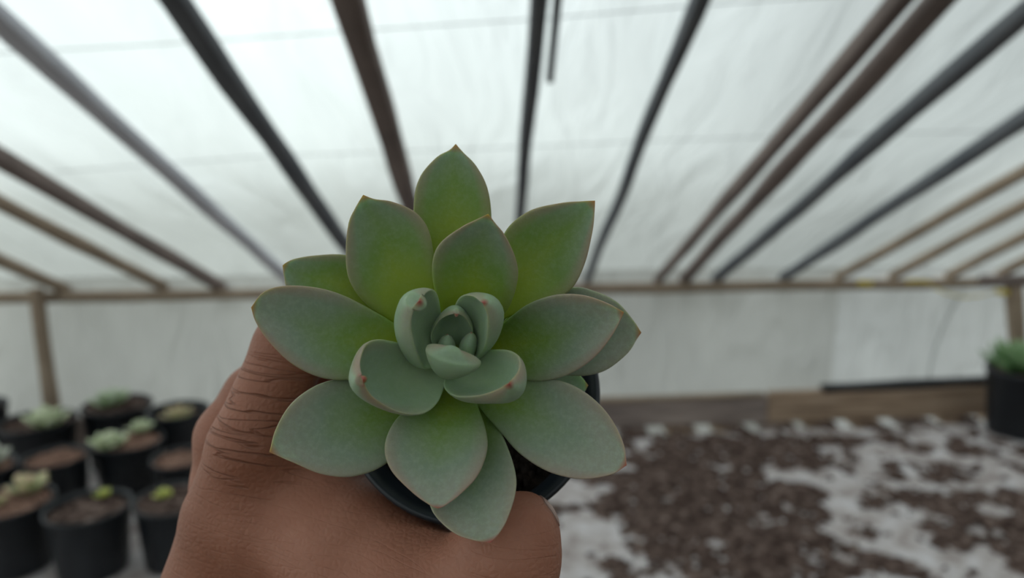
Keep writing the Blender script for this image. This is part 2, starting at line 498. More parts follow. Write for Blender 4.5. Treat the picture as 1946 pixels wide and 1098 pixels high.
ribbon([(1722, 536), (1740, 534), (1760, 536), (1772, 539)], 0.009, 'thin yellow ribbon wound along the plate between two rafter feet')
ribbon([(1892, 552), (1902, 556), (1910, 554), (1918, 558)], 0.016, 'yellow ribbon knotted to the right hand post')
V, Fc = tube([hit_plane(x, y, (0, D0 - 0.03, 0), nw) for x, y in ((1775, 546), (1800, 558), (1830, 565), (1862, 562), (1892, 554))], 0.0022, 8)
tag(mesh_obj('yellow_string', V, Fc, M['yellow']), 'thin yellow cord sagging below the plate before the film', 'string')

# ================================================================== THE BENCH
bench = empty('growing_bench', (0, 1.5, 0))
tag(bench, 'long slatted wooden growing bench against the polythene wall', 'bench')
BX0, BX1, BY0 = -1.9, 2.2, 1.02
sl_x = BX0 + 0.02
pitch_s = 0.150
n = 0
while sl_x < BX1:
    V, Fc = beam((sl_x, BY0, BENCH - 0.009), (sl_x + 0.0, wall_y(sl_x, 0.012), BENCH - 0.009), 0.088, 0.018, seg=4, bev=0.1)
    mesh_obj('slat', V, Fc, M['board_tan'] if n % 3 else M['board_grey'], bench)
    sl_x += pitch_s; n += 1
for yy in (BY0 + 0.10, 1.55):
    V, Fc = beam((BX0, yy, BENCH - 0.045), (BX1, yy, BENCH - 0.045), 0.04, 0.054, seg=4, bev=0.1)
    mesh_obj('bench_rail', V, Fc, M['board_grey'], bench)
for xx in (BX0 + 0.1, 0.1, BX1 - 0.1):
    for yy in (BY0 + 0.10, 1.55):
        V, Fc = beam((xx, yy, 0.0), (xx, yy, BENCH - 0.072), 0.05, 0.05, upv=(0, 1, 0), seg=4, bev=0.1)
        mesh_obj('leg', V, Fc, M['board_grey'], bench)
# edge boards standing along the wall (right of the plant): a low grey one, then a higher tan one
def edge_board(x0, x1, t0, t1, z0, z1, mat, lab, off=-0.012):
    V = []
    for x, t in ((x0, t0), (x1, t1)):
        for (dy, z) in ((-0.010, z0), (0.010, z0), (0.010, t), (-0.010, t)):
            V.append((x, wall_y(x, off + dy), z))
    Fc = [[0, 1, 2, 3], [7, 6, 5, 4], [0, 4, 5, 1], [1, 5, 6, 2], [2, 6, 7, 3], [3, 7, 4, 0]]
    return tag(mesh_obj('edge_board', V, Fc, mat, smooth=False), lab, 'board')
edge_board(-1.85, 0.80, BENCH + 0.078, BENCH + 0.082, BENCH + 0.001, BENCH + 0.001, M['board_grey'], 'low greyish edge board along the foot of the wall, left of its tan neighbour')
edge_board(0.804, 2.1, BENCH + 0.098, BENCH + 0.105, BENCH + 0.001, BENCH + 0.001, M['board_tan'], 'tan edge board along the foot of the wall, reaching the tall black pot')
V, Fc = beam((0.0, wall_y(0.0, -0.012), BENCH + 0.085), (0.79, wall_y(0.79, -0.012), BENCH + 0.090), 0.028, 0.010, seg=8, bev=0.1, wob=0.002)
tag(mesh_obj('batten', V, Fc, M['wood_tan']), 'thin light batten lying on top of the low greyish edge board', 'batten')
V, Fc = beam((0.98, wall_y(0.98, -0.012), BENCH + 0.104), (2.1, wall_y(2.1, -0.012), BENCH + 0.125), 0.030, 0.026, seg=12, bev=0.4, wob=0.004, taper=1.1)
tag(mesh_obj('black_plastic_roll', V, Fc, M['black_film']), 'dark folded strip of black plastic on top of the tan edge board', 'plastic strip')

# plastic sheet lying on the slats, short of the wall so that the slat ends show
SH = BENCH + 0.004
def sheet_h(x, y):
    return SH + 0.004 + 0.003 * noise.noise(Vector((x * 9, y * 9, 0))) + 0.002 * noise.noise(Vector((x * 25, y * 25, 2)))
def sheet_fn(u, v):
    x = BX0 + 0.03 + (BX1 - BX0 - 0.06) * u
    yb = wall_y(x, -0.115 + 0.02 * noise.noise(Vector((x * 4, 0, 0))))
    y = BY0 + 0.02 + (yb - BY0 - 0.02) * v
    return (x, y, sheet_h(x, y))
o = film_grid('plastic_sheet', sheet_fn, 260, 70, M['sheet'], kind=None)
sol = o.modifiers.new('thickness', 'SOLIDIFY'); sol.thickness = 0.001
tag(o, 'wrinkled dusty white plastic sheet spread over the bench slats', 'plastic sheet')

# spilled soil
def bxy(x, y):
    p = hit_plane(x, y, (0, 0, BENCH), np.array([0, 0, 1.0])); return p[0], p[1]
# (px, py, radius x, radius y in metres, weight)
BL = [(1290, 920, .20, .16, 1.15), (1420, 860, .24, .10, .9), (1300, 1020, .14, .12, .7), (1440, 1040, .12, .14, .9), (1560, 1080, .12, .08, .7),
      (1800, 960, .20, .07, .7), (1900, 1010, .22, .08, .8), (1750, 900, .2, .04, .4), (1200, 960, .08, .1, .5), (1130, 1060, .03, .05, .2),
      (1270, 845, .1, .05, .6), (1550, 845, .25, .03, .5), (1480, 950, .12, .08, .7), (1250, 1090, .08, .06, .4),
      (1100, 1000, .05, .22, -.8), (1600, 930, .07, .07, -.7), (1680, 990, .07, .08, -.8), (1760, 1070, .08, .06, -.7), (1390, 1050, .03, .05, -.7),
      (1820, 880, .25, .02, -.6), (1930, 930, .12, .03, -.7), (1700, 870, .12, .03, -.5), (1210, 1050, .035, .07, -.6), (1490, 1060, .03, .06, -.4)]
BLW = [(*bxy(a, b), c, d, e) for a, b, c, d, e in BL]
def soil_h(x, y):
    s = -0.36
    for bx, by, rx, ry, w in BLW:
        q = ((x - bx) / rx) ** 2 + ((y - by) / ry) ** 2
        if q < 9: s += w * math.exp(-q)
    s = s * 0.8 + 1.0 * noise.fractal(Vector((x * 12, y * 12, 4)), 0.6, 2.1, 5) + 0.42 * noise.noise(Vector((x * 75, y * 75, 7)))
    return s
TPOT = hit_plane(1948, 702, (0, 0, BENCH + 0.205), np.array([0, 0, 1.0]))
TPOT = (TPOT[0], min(TPOT[1], wall_y(TPOT[0], -0.03) - .11))
gx0, gx1, gy0, step = 0.02, 2.1, BY0 + 0.03, 0.0075
nx = int((gx1 - gx0) / step)
G = {}; V = []; Fc = []; vid = {}
ny = int((2.33 - gy0) / step)
Hs = np.full((nx + 1, ny + 1), -1.0)
for i in range(nx + 1):
    x = gx0 + i * step
    lim = wall_y(x, -0.06)
    for j in range(ny + 1):
        y = gy0 + j * step
        if y < lim and math.hypot(x - TPOT[0], y - TPOT[1]) > 0.108: Hs[i, j] = soil_h(x, y)
        if y > wall_y(x, -0.125): Hs[i, j] = -1 if (((x - BX0 - 0.02) % pitch_s) > 0.040 and ((x - BX0 - 0.02) % pitch_s) < 0.110) else Hs[i, j] + 0.25
def vert(i, j):
    if (i, j) not in vid:
        vid[(i, j)] = len(V)
        x = gx0 + i * step; y = gy0 + j * step
        h = max(Hs[i, j], -0.12)
        z = SH + 0.0045 + 0.014 * min(h, 0.8) + 0.004 * noise.noise(Vector((x * 160, y * 160, 2))) * (1 if h > 0 else 0)
        V.append((x + 0.002 * noise.noise(Vector((x * 90, y * 90, 1))), y, z + 0.003))
    return vid[(i, j)]
for i in range(nx):
    for j in range(ny):
        if max(Hs[i, j], Hs[i + 1, j], Hs[i, j + 1], Hs[i + 1, j + 1]) > 0 and min(Hs[i, j], Hs[i + 1, j], Hs[i, j + 1], Hs[i + 1, j + 1]) > -0.99:
            Fc.append([vert(i, j), vert(i + 1, j), vert(i + 1, j + 1), vert(i, j + 1)])
g = Geo(); g.add(V, Fc)
ico = [(0, 0, 1), (.89, 0, .45), (.28, .85, .45), (-.72, .53, .45), (-.72, -.53, .45), (.28, -.85, .45), (.72, .53, -.45), (-.28, .85, -.45), (-.89, 0, -.45), (-.28, -.85, -.45), (.72, -.53, -.45), (0, 0, -1)]
icf = [(0, 1, 2), (0, 2, 3), (0, 3, 4), (0, 4, 5), (0, 5, 1), (1, 6, 2), (2, 7, 3), (3, 8, 4), (4, 9, 5), (5, 10, 1), (6, 7, 2), (7, 8, 3), (8, 9, 4), (9, 10, 5), (10, 6, 1), (11, 7, 6), (11, 8, 7), (11, 9, 8), (11, 10, 9), (11, 6, 10)]
ICO = np.array(ico)
cnt = 0
while cnt < 3600:
    x = random.uniform(gx0, gx1); y = random.uniform(gy0, wall_y(x, -0.12))
    h = soil_h(x, y) if math.hypot(x - TPOT[0], y - TPOT[1]) > 0.112 else -9
    if h < -0.35 or (h < 0 and random.random() < 0.75): continue
    r = random.uniform(0.0015, 0.0045) if random.random() < .93 else random.uniform(0.005, 0.009)
    jit = 1 + rng.uniform(-.35, .35, (12, 1))
    z = SH + 0.006 + 0.014 * max(0, min(h, .8))
    g.add(ICO * r * jit * np.array([1, 1, .7]) + np.array([x, y, z + r * .4]), icf)
    cnt += 1
o = g.build('potting_soil', M['soil'])
tag(o, 'dark brown crumbly potting soil spilled over the white plastic sheet', 'soil', kind='stuff')
CH = Geo()
for _ in range(420):
    x = random.uniform(gx0, gx1); y = random.uniform(gy0, wall_y(x, -0.12)); h = soil_h(x, y)
    if h < 0 or math.hypot(x - TPOT[0], y - TPOT[1]) < 0.112: continue
    r = random.uniform(0.003, 0.007)
    CH.add(ICO * r * (1 + rng.uniform(-.35, .35, (12, 1))) * np.array([1, 1, .6]) + np.array([x, y, SH + 0.012 + 0.014 * min(h, .8)]), icf)
tag(CH.build('perlite_grains', M['sheet']), 'pale grains scattered through the dark spilled soil', 'grains', kind='stuff')

# ================================================================== POTTED SUCCULENTS AT THE LEFT
def fleshy_leaf(base, dirv, upv, L, wd_, th, curl, n=9, m=10, point=0.0):
    """closed spoon leaf growing from base along dirv, bending towards upv"""
    V = []; T = []; Fc = []
    side = np.cross(dirv, upv); side /= np.linalg.norm(side)
    p = np.array(base, float); d = np.array(dirv, float); u = np.array(upv, float)
    prof = []
    for i in range(n + 1):
        t = i / n
        a = curl * t
        dd = d * math.cos(a) + u * math.sin(a)
        nn = -d * math.sin(a) + u * math.cos(a)
        if i: p = p + dd * L / n
        w = wd_ * (0.35 + 0.65 * math.sin(min(1, t / .62) * math.pi / 2)) if t < .62 else wd_ * math.cos((t - .62) / .38 * math.pi / 2) ** (0.5 + point)
        w = max(w, 1e-5 + 0.0)
        h = th * (0.7 + .3 * math.sin(t * math.pi)) * min(1, w / wd_ + .15)
        for j in range(m):
            th_ = 2 * math.pi * j / m
            V.append(p + side * math.cos(th_) * w / 2 + nn * math.sin(th_) * h / 2 + nn * (math.cos(th_) ** 2) * w * 0.12)
            T.append(t)
    for i in range(n):
        for j in range(m):
            Fc.append([i * m + j, i * m + (j + 1) % m, (i + 1) * m + (j + 1) % m, (i + 1) * m + j])
    Fc.append(list(range(m - 1, -1, -1))); Fc.append([n * m + j for j in range(m)])
    return V, Fc, T

def rosette_geo(c, R, layers=4, per=6, seed=0, open_=1.0, long_=1.0, point=0.0, fat=0.42):
    rnd = random.Random(seed)
    g = Geo(); T = []
    c = np.array(c, float)
    for l in range(layers):
        f = l / max(1, layers - 1)
        el = math.radians(18 + 58 * f * open_)
        L = R * (1.0 - 0.55 * f) * long_
        for k in range(per):
            a = 2 * math.pi * (k + 0.5 * l) / per + rnd.uniform(-.15, .15)
            r_ = np.array([math.cos(a), math.sin(a), 0])
            z = np.array([0, 0, 1.0])
            e = el + rnd.uniform(-.12, .12)
            d = r_ * math.cos(e) + z * math.sin(e)
            u = -r_ * math.sin(e) + z * math.cos(e)
            V, Fc, t = fleshy_leaf(c + r_ * R * 0.06 + z * R * 0.22 * f, d, u, L * rnd.uniform(.9, 1.08), R * fat, R * .17, 0.45, point=point)
            g.add(V, Fc); T += t
    return g, T

def make_pot(root, c, r, h, seed, mat, soilmat, fill=0.9, lip=0.004):
    rb = r * 0.84
    prof = [(rb * .96, 0.0), (rb, 0.004), (r * .985, h * .93), (r * 1.03, h * .94), (r * 1.035, h - 0.001), (r * 1.02, h), (r * .975, h - 0.001), (r * .955, h * .93), (rb * .96, 0.006)]
    V, Fc = lathe(c, (0, 0, 1), prof, 40, wob=0.05, seed=seed)
    mesh_obj('pot', V, Fc, mat, root)
    V = []; Fc = []; m = 40; rings = 9
    zs = c[2] + h * fill
    for i in range(rings + 1):
        rr = r * .93 * (fill * .16 + .84) * i / rings
        for j in range(m):
            a = 2 * math.pi * j / m
            w_ = 1 + 0.05 * noise.noise(Vector((math.cos(a) * 1.6, math.sin(a) * 1.6 + seed, h * fill * 14)))
            x = rr * math.cos(a) * w_; y = rr * math.sin(a) * w_
            V.append((c[0] + x, c[1] + y, zs + 0.006 * noise.noise(Vector((x * 70, y * 70, seed))) + 0.005 * (1 - i / rings)))
    for i in range(rings):
        for j in range(m):
            Fc.append([i * m + j, i * m + (j + 1) % m, (i + 1) * m + (j + 1) % m, (i + 1) * m + j])
    g = Geo(); g.add(V, Fc)
    rnd = random.Random(seed)
    for _ in range(70):
        a = rnd.uniform(0, 6.28); q = r * .82 * math.sqrt(rnd.random()); s = rnd.uniform(.003, .007)
        g.add(ICO * s * np.array([1, 1, .6]) + np.array([c[0] + q * math.cos(a), c[1] + q * math.sin(a), zs + .004]), icf)
    g.build('soil', soilmat, root)
    return zs

def bench_pt(x, y, z):
    return hit_plane(x, y, (0, 0, z), np.array([0, 0, 1.0]))

# (rim centre px, rim height, radius, fill, [(plant px, R, kind, material)], soil, label)
POTS = [
    (66, 797, .155, .088, .92, [(88, 800, .062, 'ros', 'p_pale')], 'soil', 'wide black pot with a flat pale green rosette, before the wooden post'),
    (217, 768, .165, .085, .95, [(205, 762, .058, 'ros', 'p_green')], 'soil', 'black pot with a domed green rosette, rearmost in the middle of the group'),
    (338, 778, .165, .074, .84, [(338, 790, .044, 'ros', 'p_pink')], 'soil', 'black pot with a pale yellowish succulent deep inside, beside the hand'),
    (98, 868, .140, .066, .93, [], 'bark', 'black pot with only reddish brown mulch, between the two left rosettes'),
    (226, 838, .145, .078, .93, [(190, 846, .048, 'ros', 'p_pale'), (262, 812, .036, 'ros', 'p_pale')], 'bark', 'black pot with two small pale rosettes in brown mulch'),
    (345, 868, .135, .066, .93, [], 'bark', 'black pot with bare orange brown mulch, half behind the hand'),
    (-8, 880, .15, .066, .95, [(-2, 868, .060, 'ros', 'p_white')], 'bark', 'black pot with a silvery rosette cut by the left edge'),
    (45, 952, .140, .080, .95, [(82, 925, .050, 'fat', 'p_pink'), (25, 958, .022, 'ros', 'p_pink')], 'bark', 'front black pot with chubby pink and green leaf cluster'),
    (168, 958, .135, .077, .90, [(200, 938, .020, 'fat', 'p_lime')], 'soil', 'front black pot with dark soil and one tiny bright green sprout'),
    (303, 948, .135, .077, .95, [(281, 945, .024, 'fat', 'p_lime')], 'soil', 'front black pot with a small yellow green bud, nearest the back of the hand'),
    (-40, 770, .19, .070, .9, [], 'soil', 'dark pot cut by the left edge behind the silvery rosette'),
]
CEN = []
for (rx, ry, h, r, fill, pl, sm, lab) in POTS:
    c = bench_pt(rx, ry, BENCH + 0.010 + h)
    CEN.append(np.array([c[0], c[1]]))
for _ in range(60):
    for i in range(len(POTS)):
        for j in range(i):
            dv = CEN[i] - CEN[j]; need = (POTS[i][3] + POTS[j][3]) * 1.045; ln = np.linalg.norm(dv)
            if ln < need:
                CEN[i] += dv / ln * (need - ln) / 2; CEN[j] -= dv / ln * (need - ln) / 2
        CEN[i][1] = min(CEN[i][1], wall_y(CEN[i][0], -0.03) - POTS[i][3] * 1.06)
for i, (rx, ry, h, r, fill, pl, sm, lab) in enumerate(POTS):
    c = np.array([CEN[i][0], CEN[i][1], BENCH + 0.0115])
    drift = CEN[i] - bench_pt(rx, ry, BENCH + 0.010 + h)[:2]
    root = empty('potted_succulent' if pl else 'nursery_pot', c)
    tag(root, lab, 'potted plant' if pl else 'pot', 'black pots of young succulents at the left')
    zs = make_pot(root, c, r, h, i * 3.3 + 1, M['pot'], M[sm], fill)
    for k, (px, py, R, kind, mt) in enumerate(pl):
        q = bench_pt(px, py, zs + R * .35)
        q[:2] += drift
        dv = q[:2] - c[:2]; ln = np.linalg.norm(dv)
        if ln > r * .7: q[:2] = c[:2] + dv / ln * r * .7
        if kind == 'fat':
            g, T = rosette_geo((q[0], q[1], zs + 0.006), R, 3, 5, seed=i * 5 + k, fat=.55, long_=.95)
        else:
            g, T = rosette_geo((q[0], q[1], zs + 0.006), R, 4, 7, seed=i * 5 + k)
        g.build('rosette', M[mt], root, attrs={'leaf_t': T})

# tall pot at the right edge with a spiky dark green rosette
c = bench_pt(1948, 702, BENCH + 0.205)
c = np.array([c[0], min(c[1], wall_y(c[0], -0.03) - .11), BENCH + 0.0115])
root = empty('potted_succulent', c)
tag(root, 'tall black pot with a spiky dark green plant at the right edge', 'potted plant')
zs = make_pot(root, c, .098, .195, 77, M['pot'], M['soil'], .93)
g, T = rosette_geo((c[0] - .01, c[1], zs + .004), 0.125, 5, 9, seed=5, point=.9, fat=.20, open_=1.0)
g.build('rosette', M['p_dark'], root, attrs={'leaf_t': T})

# ================================================================== THE SUCCULENT IN THE HAND
def mat_leaf():
    m, N, Lk, out = mat_new('echeveria_leaf')
    at = N('ShaderNodeAttribute'); at.attribute_name = 'leaf_t'
    au = N('ShaderNodeAttribute'); au.attribute_name = 'leaf_u'
    ab = N('ShaderNodeAttribute'); ab.attribute_name = 'leaf_blush'
    ay = N('ShaderNodeAttribute'); ay.attribute_name = 'leaf_young'
    tc = N('ShaderNodeTexCoord')
    nz = N('ShaderNodeTexNoise', inp={'Scale': 55.0, 'Detail': 4, 'Roughness': 0.6}); Lk(tc.outputs['Object'], nz.inputs['Vector'])
    nf = N('ShaderNodeTexNoise', inp={'Scale': 900.0, 'Detail': 3, 'Roughness': 0.7}); Lk(tc.outputs['Object'], nf.inputs['Vector'])
    # base to tip pigment, with backlit yellow-green painted in, broken up by noise
    ad = N('ShaderNodeMath', operation='MULTIPLY_ADD', inp={1: 0.35, 2: -0.17}); Lk(nz.outputs['Fac'], ad.inputs[0])
    s1 = N('ShaderNodeMath', operation='ADD'); Lk(at.outputs['Fac'], s1.inputs[0]); Lk(ad.outputs[0], s1.inputs[1])
    ash = N('ShaderNodeAttribute'); ash.attribute_name = 'leaf_glow_powder'  # shifts upper leaves yellower as painted backlit glow, lower ones greyer and powdery
    s1b = N('ShaderNodeMath', operation='ADD'); Lk(s1.outputs[0], s1b.inputs[0]); Lk(ash.outputs['Fac'], s1b.inputs[1]); s1 = s1b
    s2 = N('ShaderNodeMath', operation='MULTIPLY_ADD', inp={1: 0.22}); Lk(au.outputs['Fac'], s2.inputs[0]); Lk(s1.outputs[0], s2.inputs[2])
    r = ramp(N, [(0.25, (0.205, 0.285, 0.016)), (0.48, (0.140, 0.235, 0.042)), (0.78, (0.200, 0.262, 0.180)), (1.0, (0.265, 0.285, 0.22))])
    Lk(s2.outputs[0], r.inputs[0])
    # young inner leaves: cooler, powdery
    my = N('ShaderNodeMix', data_type='RGBA'); my.inputs['B'].default_value = (0.27, 0.375, 0.245, 1)
    Lk(ay.outputs['Fac'], my.inputs['Factor']); Lk(r.outputs[0], my.inputs['A'])
    # powdery bloom speckle
    bl = N('ShaderNodeMapRange', inp={'From Min': 0.42, 'From Max': 0.75, 'To Min': 0.0, 'To Max': 0.30}); Lk(nf.outputs['Fac'], bl.inputs['Value'])
    blt = N('ShaderNodeMath', operation='MULTIPLY'); Lk(bl.outputs[0], blt.inputs[0]); Lk(s1.outputs[0], blt.inputs[1])
    mb = N('ShaderNodeMix', data_type='RGBA'); mb.inputs['B'].default_value = (0.42, 0.50, 0.39, 1)
    Lk(blt.outputs[0], mb.inputs['Factor']); Lk(my.outputs['Result'], mb.inputs['A'])
    # blush along the margin towards the tip
    eu = N('ShaderNodeMapRange', inp={'From Min': 0.66, 'From Max': 0.99, 'To Min': 0.0, 'To Max': 1.0}); Lk(au.outputs['Fac'], eu.inputs['Value'])
    et = N('ShaderNodeMapRange', inp={'From Min': 0.25, 'From Max': 0.85, 'To Min': 0.0, 'To Max': 0.85}); Lk(at.outputs['Fac'], et.inputs['Value'])
    e = N('ShaderNodeMath', operation='MULTIPLY'); Lk(eu.outputs[0], e.inputs[0]); Lk(et.outputs[0], e.inputs[1])
    e2 = N('ShaderNodeMath', operation='MULTIPLY'); e2.use_clamp = True; Lk(e.outputs[0], e2.inputs[0]); Lk(ab.outputs['Fac'], e2.inputs[1])
    me_ = N('ShaderNodeMix', data_type='RGBA'); me_.inputs['B'].default_value = (0.33, 0.19, 0.155, 1)
    Lk(e2.outputs[0], me_.inputs['Factor']); Lk(mb.outputs['Result'], me_.inputs['A'])
    # red point
    tp = N('ShaderNodeMapRange', inp={'From Min': 0.93, 'From Max': 0.99, 'To Min': 0.0, 'To Max': 1.0}); Lk(at.outputs['Fac'], tp.inputs['Value'])
    mt = N('ShaderNodeMix', data_type='RGBA'); mt.inputs['B'].default_value = (0.28, 0.05, 0.05, 1)
    Lk(tp.outputs[0], mt.inputs['Factor']); Lk(me_.outputs['Result'], mt.inputs['A'])
    b = N('ShaderNodeBsdfPrincipled', inp={'Roughness': 0.50, 'Specular IOR Level': 0.35, 'Subsurface Weight': 0.45, 'Subsurface Scale': 0.0026})
    b.inputs['Subsurface Radius'].default_value = (0.65, 1.0, 0.22)
    Lk(mt.outputs['Result'], b.inputs['Base Color'])
    bp = N('ShaderNodeBump', inp={'Strength': 0.25, 'Distance': 0.0003}); Lk(nf.outputs['Fac'], bp.inputs['Height'])
    bp2 = N('ShaderNodeBump', inp={'Strength': 0.25, 'Distance': 0.0012}); Lk(nz.outputs['Fac'], bp2.inputs['Height']); Lk(bp.outputs[0], bp2.inputs['Normal'])
    Lk(bp2.outputs[0], b.inputs['Normal'])
    Lk(b.outputs[0], out.inputs[0])
    return m
M['leaf'] = mat_leaf()

def spline(pts, n):
    """Catmull-Rom through pts, resampled to n points evenly along its length"""
    pts = [np.array(p, float) for p in pts]
    if len(pts) == 2: pts = [pts[0], (pts[0] + pts[1]) / 2, pts[1]]
    ext = [2 * pts[0] - pts[1]] + pts + [2 * pts[-1] - pts[-2]]
    out = []
    for i in range(1, len(ext) - 2):
        p0, p1, p2, p3 = ext[i - 1:i + 3]
        for k in range(16):
            t = k / 16
            out.append(0.5 * ((2 * p1) + (-p0 + p2) * t + (2 * p0 - 5 * p1 + 4 * p2 - p3) * t * t + (-p0 + 3 * p1 - 3 * p2 + p3) * t ** 3))
    out.append(pts[-1])
    out = np.array(out)
    s = np.concatenate([[0], np.cumsum(np.linalg.norm(np.diff(out, axis=0), axis=1))])
    q = np.linspace(0, s[-1], n)
    # denser towards the point
    q = s[-1] * (1 - (1 - np.linspace(0, 1, n)) ** 1.25)
    return np.stack([np.interp(q, s, out[:, k]) for k in range(out.shape[1])], axis=1)

def rosette_leaf(root, Lp, Rp, tip, depth, thick=3.6, cup=2.0, twist=0.0, blush=1.0, young=0.0, flip=False, cup_c=0.0, label=None, n=48, m=40, rim=0.72, powder=0.0):
    """Lp, Rp: the two margins from base to tip; depth: base, middle, tip distance in mm; a solid lens-section leaf is lofted between them"""
    el = spline(Lp + [tip], n); er = spline(Rp + [tip], n)
    db, dm, dt = depth
    EL = []; ER = []
    for i in range(n):
        t = i / (n - 1)
        t = 1 - (1 - t) ** 1.25
        d = db * (1 - t) * (1 - 2 * t) + dm * 4 * t * (1 - t) + dt * t * (2 * t - 1)
        o_ = twist * math.sin(math.pi * t)
        EL.append(P(el[i][0], el[i][1], (d + o_) / 1000)); ER.append(P(er[i][0], er[i][1], (d - o_) / 1000))
    EL = np.array(EL); ER = np.array(ER)
    C_ = (EL + ER) / 2; Wv = (ER - EL) / 2
    T_ = np.gradient(C_, axis=0)
    V = []; A = []; B = []
    wmax = np.linalg.norm(Wv, axis=1).max()
    NN = np.cross(Wv, T_); NN /= (np.linalg.norm(NN, axis=1)[:, None] + 1e-12)
    NN[-5:] = NN[-6]
    for _ in range(6):
        NN[1:-1] = (NN[:-2] + NN[1:-1] * 2 + NN[2:]) / 4
    NN /= np.linalg.norm(NN, axis=1)[:, None]
    for i in range(n):
        t = 1 - (1 - i / (n - 1)) ** 1.25
        wl = np.linalg.norm(Wv[i])
        Nn = NN[i].copy()
        toc = CAM - C_[i]
        if np.dot(Nn, toc) < 0: Nn = -Nn
        if flip: Nn = -Nn
        q = min(1.0, wl / wmax)
        hh = thick / 1000 * (0.75 + 0.25 * math.sin(math.pi * min(1, t * 1.2))) * min(1, (q * 1.05)) ** rim * (1 - 0.35 * t)
        hh = min(hh, wl * 1.7)
        cc = cup / 1000 * q ** 1.2
        for j in range(m):
            a = 2 * math.pi * j / m
            ca, sa = math.cos(a), math.sin(a)
            u = math.copysign(abs(ca) ** (0.35 + rim * 0.75), ca)
            up_ = 0.38 if sa > 0 else 0.62
            off = hh * up_ * math.copysign(abs(sa) ** (rim + 0.05), sa)
            V.append(C_[i] + Wv[i] * u + Nn * (off - cc * (1 - u * u)))
            A.append(t); B.append(abs(u))
    Fc = []
    for i in range(n - 1):
        for j in range(m):
            Fc.append([i * m + j, i * m + (j + 1) % m, (i + 1) * m + (j + 1) % m, (i + 1) * m + j])
    Fc.append(list(range(m - 1, -1, -1))); Fc.append([(n - 1) * m + j for j in range(m)])
    o = mesh_obj('leaf', V, Fc, M['leaf'], root, attrs={'leaf_t': A, 'leaf_u': B, 'leaf_blush': [blush] * len(A), 'leaf_young': [young] * len(A), 'leaf_glow_powder': [powder] * len(A)})
    if label: o['label'] = label
    return o

# the pot: its mouth looks towards the lens and a little up
RIM_C = P(893, 742, 0.182)
AX = (0.30 * UP - 0.95 * FWD - 0.02 * RT); AX /= np.linalg.norm(AX)
RIM_R = 0.0322
POT_H = 0.056
POT_B = RIM_C - AX * POT_H
plant = empty('potted_succulent', POT_B)
tag(plant, 'large green rosette succulent in a small black pot held by the hand', 'potted plant')
pr = [(0.0215, 0.0), (0.0222, 0.001), (0.0290, POT_H - 0.008), (0.0315, POT_H - 0.0078), (RIM_R, POT_H - 0.001), (RIM_R - 0.0004, POT_H), (RIM_R - 0.0016, POT_H), (0.0292, POT_H - 0.007), (0.0282, POT_H - 0.008), (0.0210, 0.002)]
V, Fc = lathe(POT_B, AX, pr, 96)
mesh_obj('pot', V, Fc, M['pot_hand'], plant)
# soil in it
ref = np.array([1.0, 0, 0]); u_ = ref - AX * np.dot(ref, AX); u_ /= np.linalg.norm(u_); v_ = np.cross(AX, u_)
V = []; Fc = []; m = 64; rings = 26
for i in range(rings + 1):
    for j in range(m):
        a = 2 * math.pi * j / m; rr = 0.0279 * i / rings
        x, y = rr * math.cos(a), rr * math.sin(a)
        V.append(RIM_C + u_ * x + v_ * y + AX * (-0.0105 + 0.0016 * noise.fractal(Vector((x * 260, y * 260, 1)), .8, 2, 4) + 0.003 * (1 - i / rings)))
for i in range(rings):
    for j in range(m):
        Fc.append([i * m + j, i * m + (j + 1) % m, (i + 1) * m + (j + 1) % m, (i + 1) * m + j])
g = Geo(); g.add(V, Fc)
for _ in range(500):
    a = random.uniform(0, 6.28); q = .026 * math.sqrt(random.random()); s = random.uniform(.0004, .0013)
    g.add(ICO * s * (1 + rng.uniform(-.4, .4, (12, 1))) + RIM_C + u_ * q * math.cos(a) + v_ * q * math.sin(a) + AX * -0.009, icf)
g.build('soil', M['soil_dark'], plant)
# short stem carrying the rosette
CR = P(868, 655, 0.158)
V, Fc = tube([RIM_C - AX * 0.012, RIM_C * .5 + CR * .5, CR + AX * 0.002], [0.0065, 0.007, 0.0055], 16)
mesh_obj('stem', V, Fc, M['leaf'], plant, attrs={'leaf_t': [0.3] * len(V), 'leaf_u': [0.3] * len(V), 'leaf_blush': [0] * len(V), 'leaf_young': [0] * len(V), 'leaf_glow_powder': [0] * len(V)})

RL = rosette_leaf
# outermost, lowest ring
RL(plant, [(850, 610), (812, 540), (790, 470), (786, 390), (797, 338), (828, 300), (854, 285)], [(885, 610), (915, 540), (930, 470), (934, 410), (926, 356), (905, 315), (880, 289)], (866, 273), (169, 166, 166), powder=-0.3, cup=1.8, thick=4.0, blush=.8)
RL(plant, [(790, 640), (720, 625), (640, 600), (575, 572), (546, 548), (540, 527)], [(800, 600), (760, 545), (712, 502), (655, 484), (600, 485), (562, 491), (545, 498)], (537, 504), (168, 165, 163), powder=-0.32, cup=1.5, thick=4.2, blush=.8)
RL(plant, [(870, 720), (842, 790), (822, 860), (812, 920), (822, 972), (862, 1012), (905, 1027)], [(905, 720), (938, 790), (965, 850), (980, 900), (979, 940), (962, 990), (945, 1017)], (932, 1031), (168, 153, 142), powder=0.1, cup=2.2, thick=3.8, blush=.5)
RL(plant, [(930, 640), (1000, 570), (1085, 546), (1130, 553), (1172, 573), (1202, 606)], [(930, 680), (1000, 705), (1060, 712), (1110, 714), (1152, 703), (1192, 672), (1210, 645)], (1219, 632), (168, 165, 162), powder=0.1, cup=1.5, thick=4.2, blush=.25)
RL(plant, [(960, 690), (1020, 690), (1070, 700), (1100, 712)], [(960, 740), (1020, 760), (1070, 765), (1105, 750)], (1118, 732), (174, 174, 174), cup=1.0, thick=2.5, blush=0, young=1.0, powder=.8, label='small pale grey green leaf deep in the pot at the right')
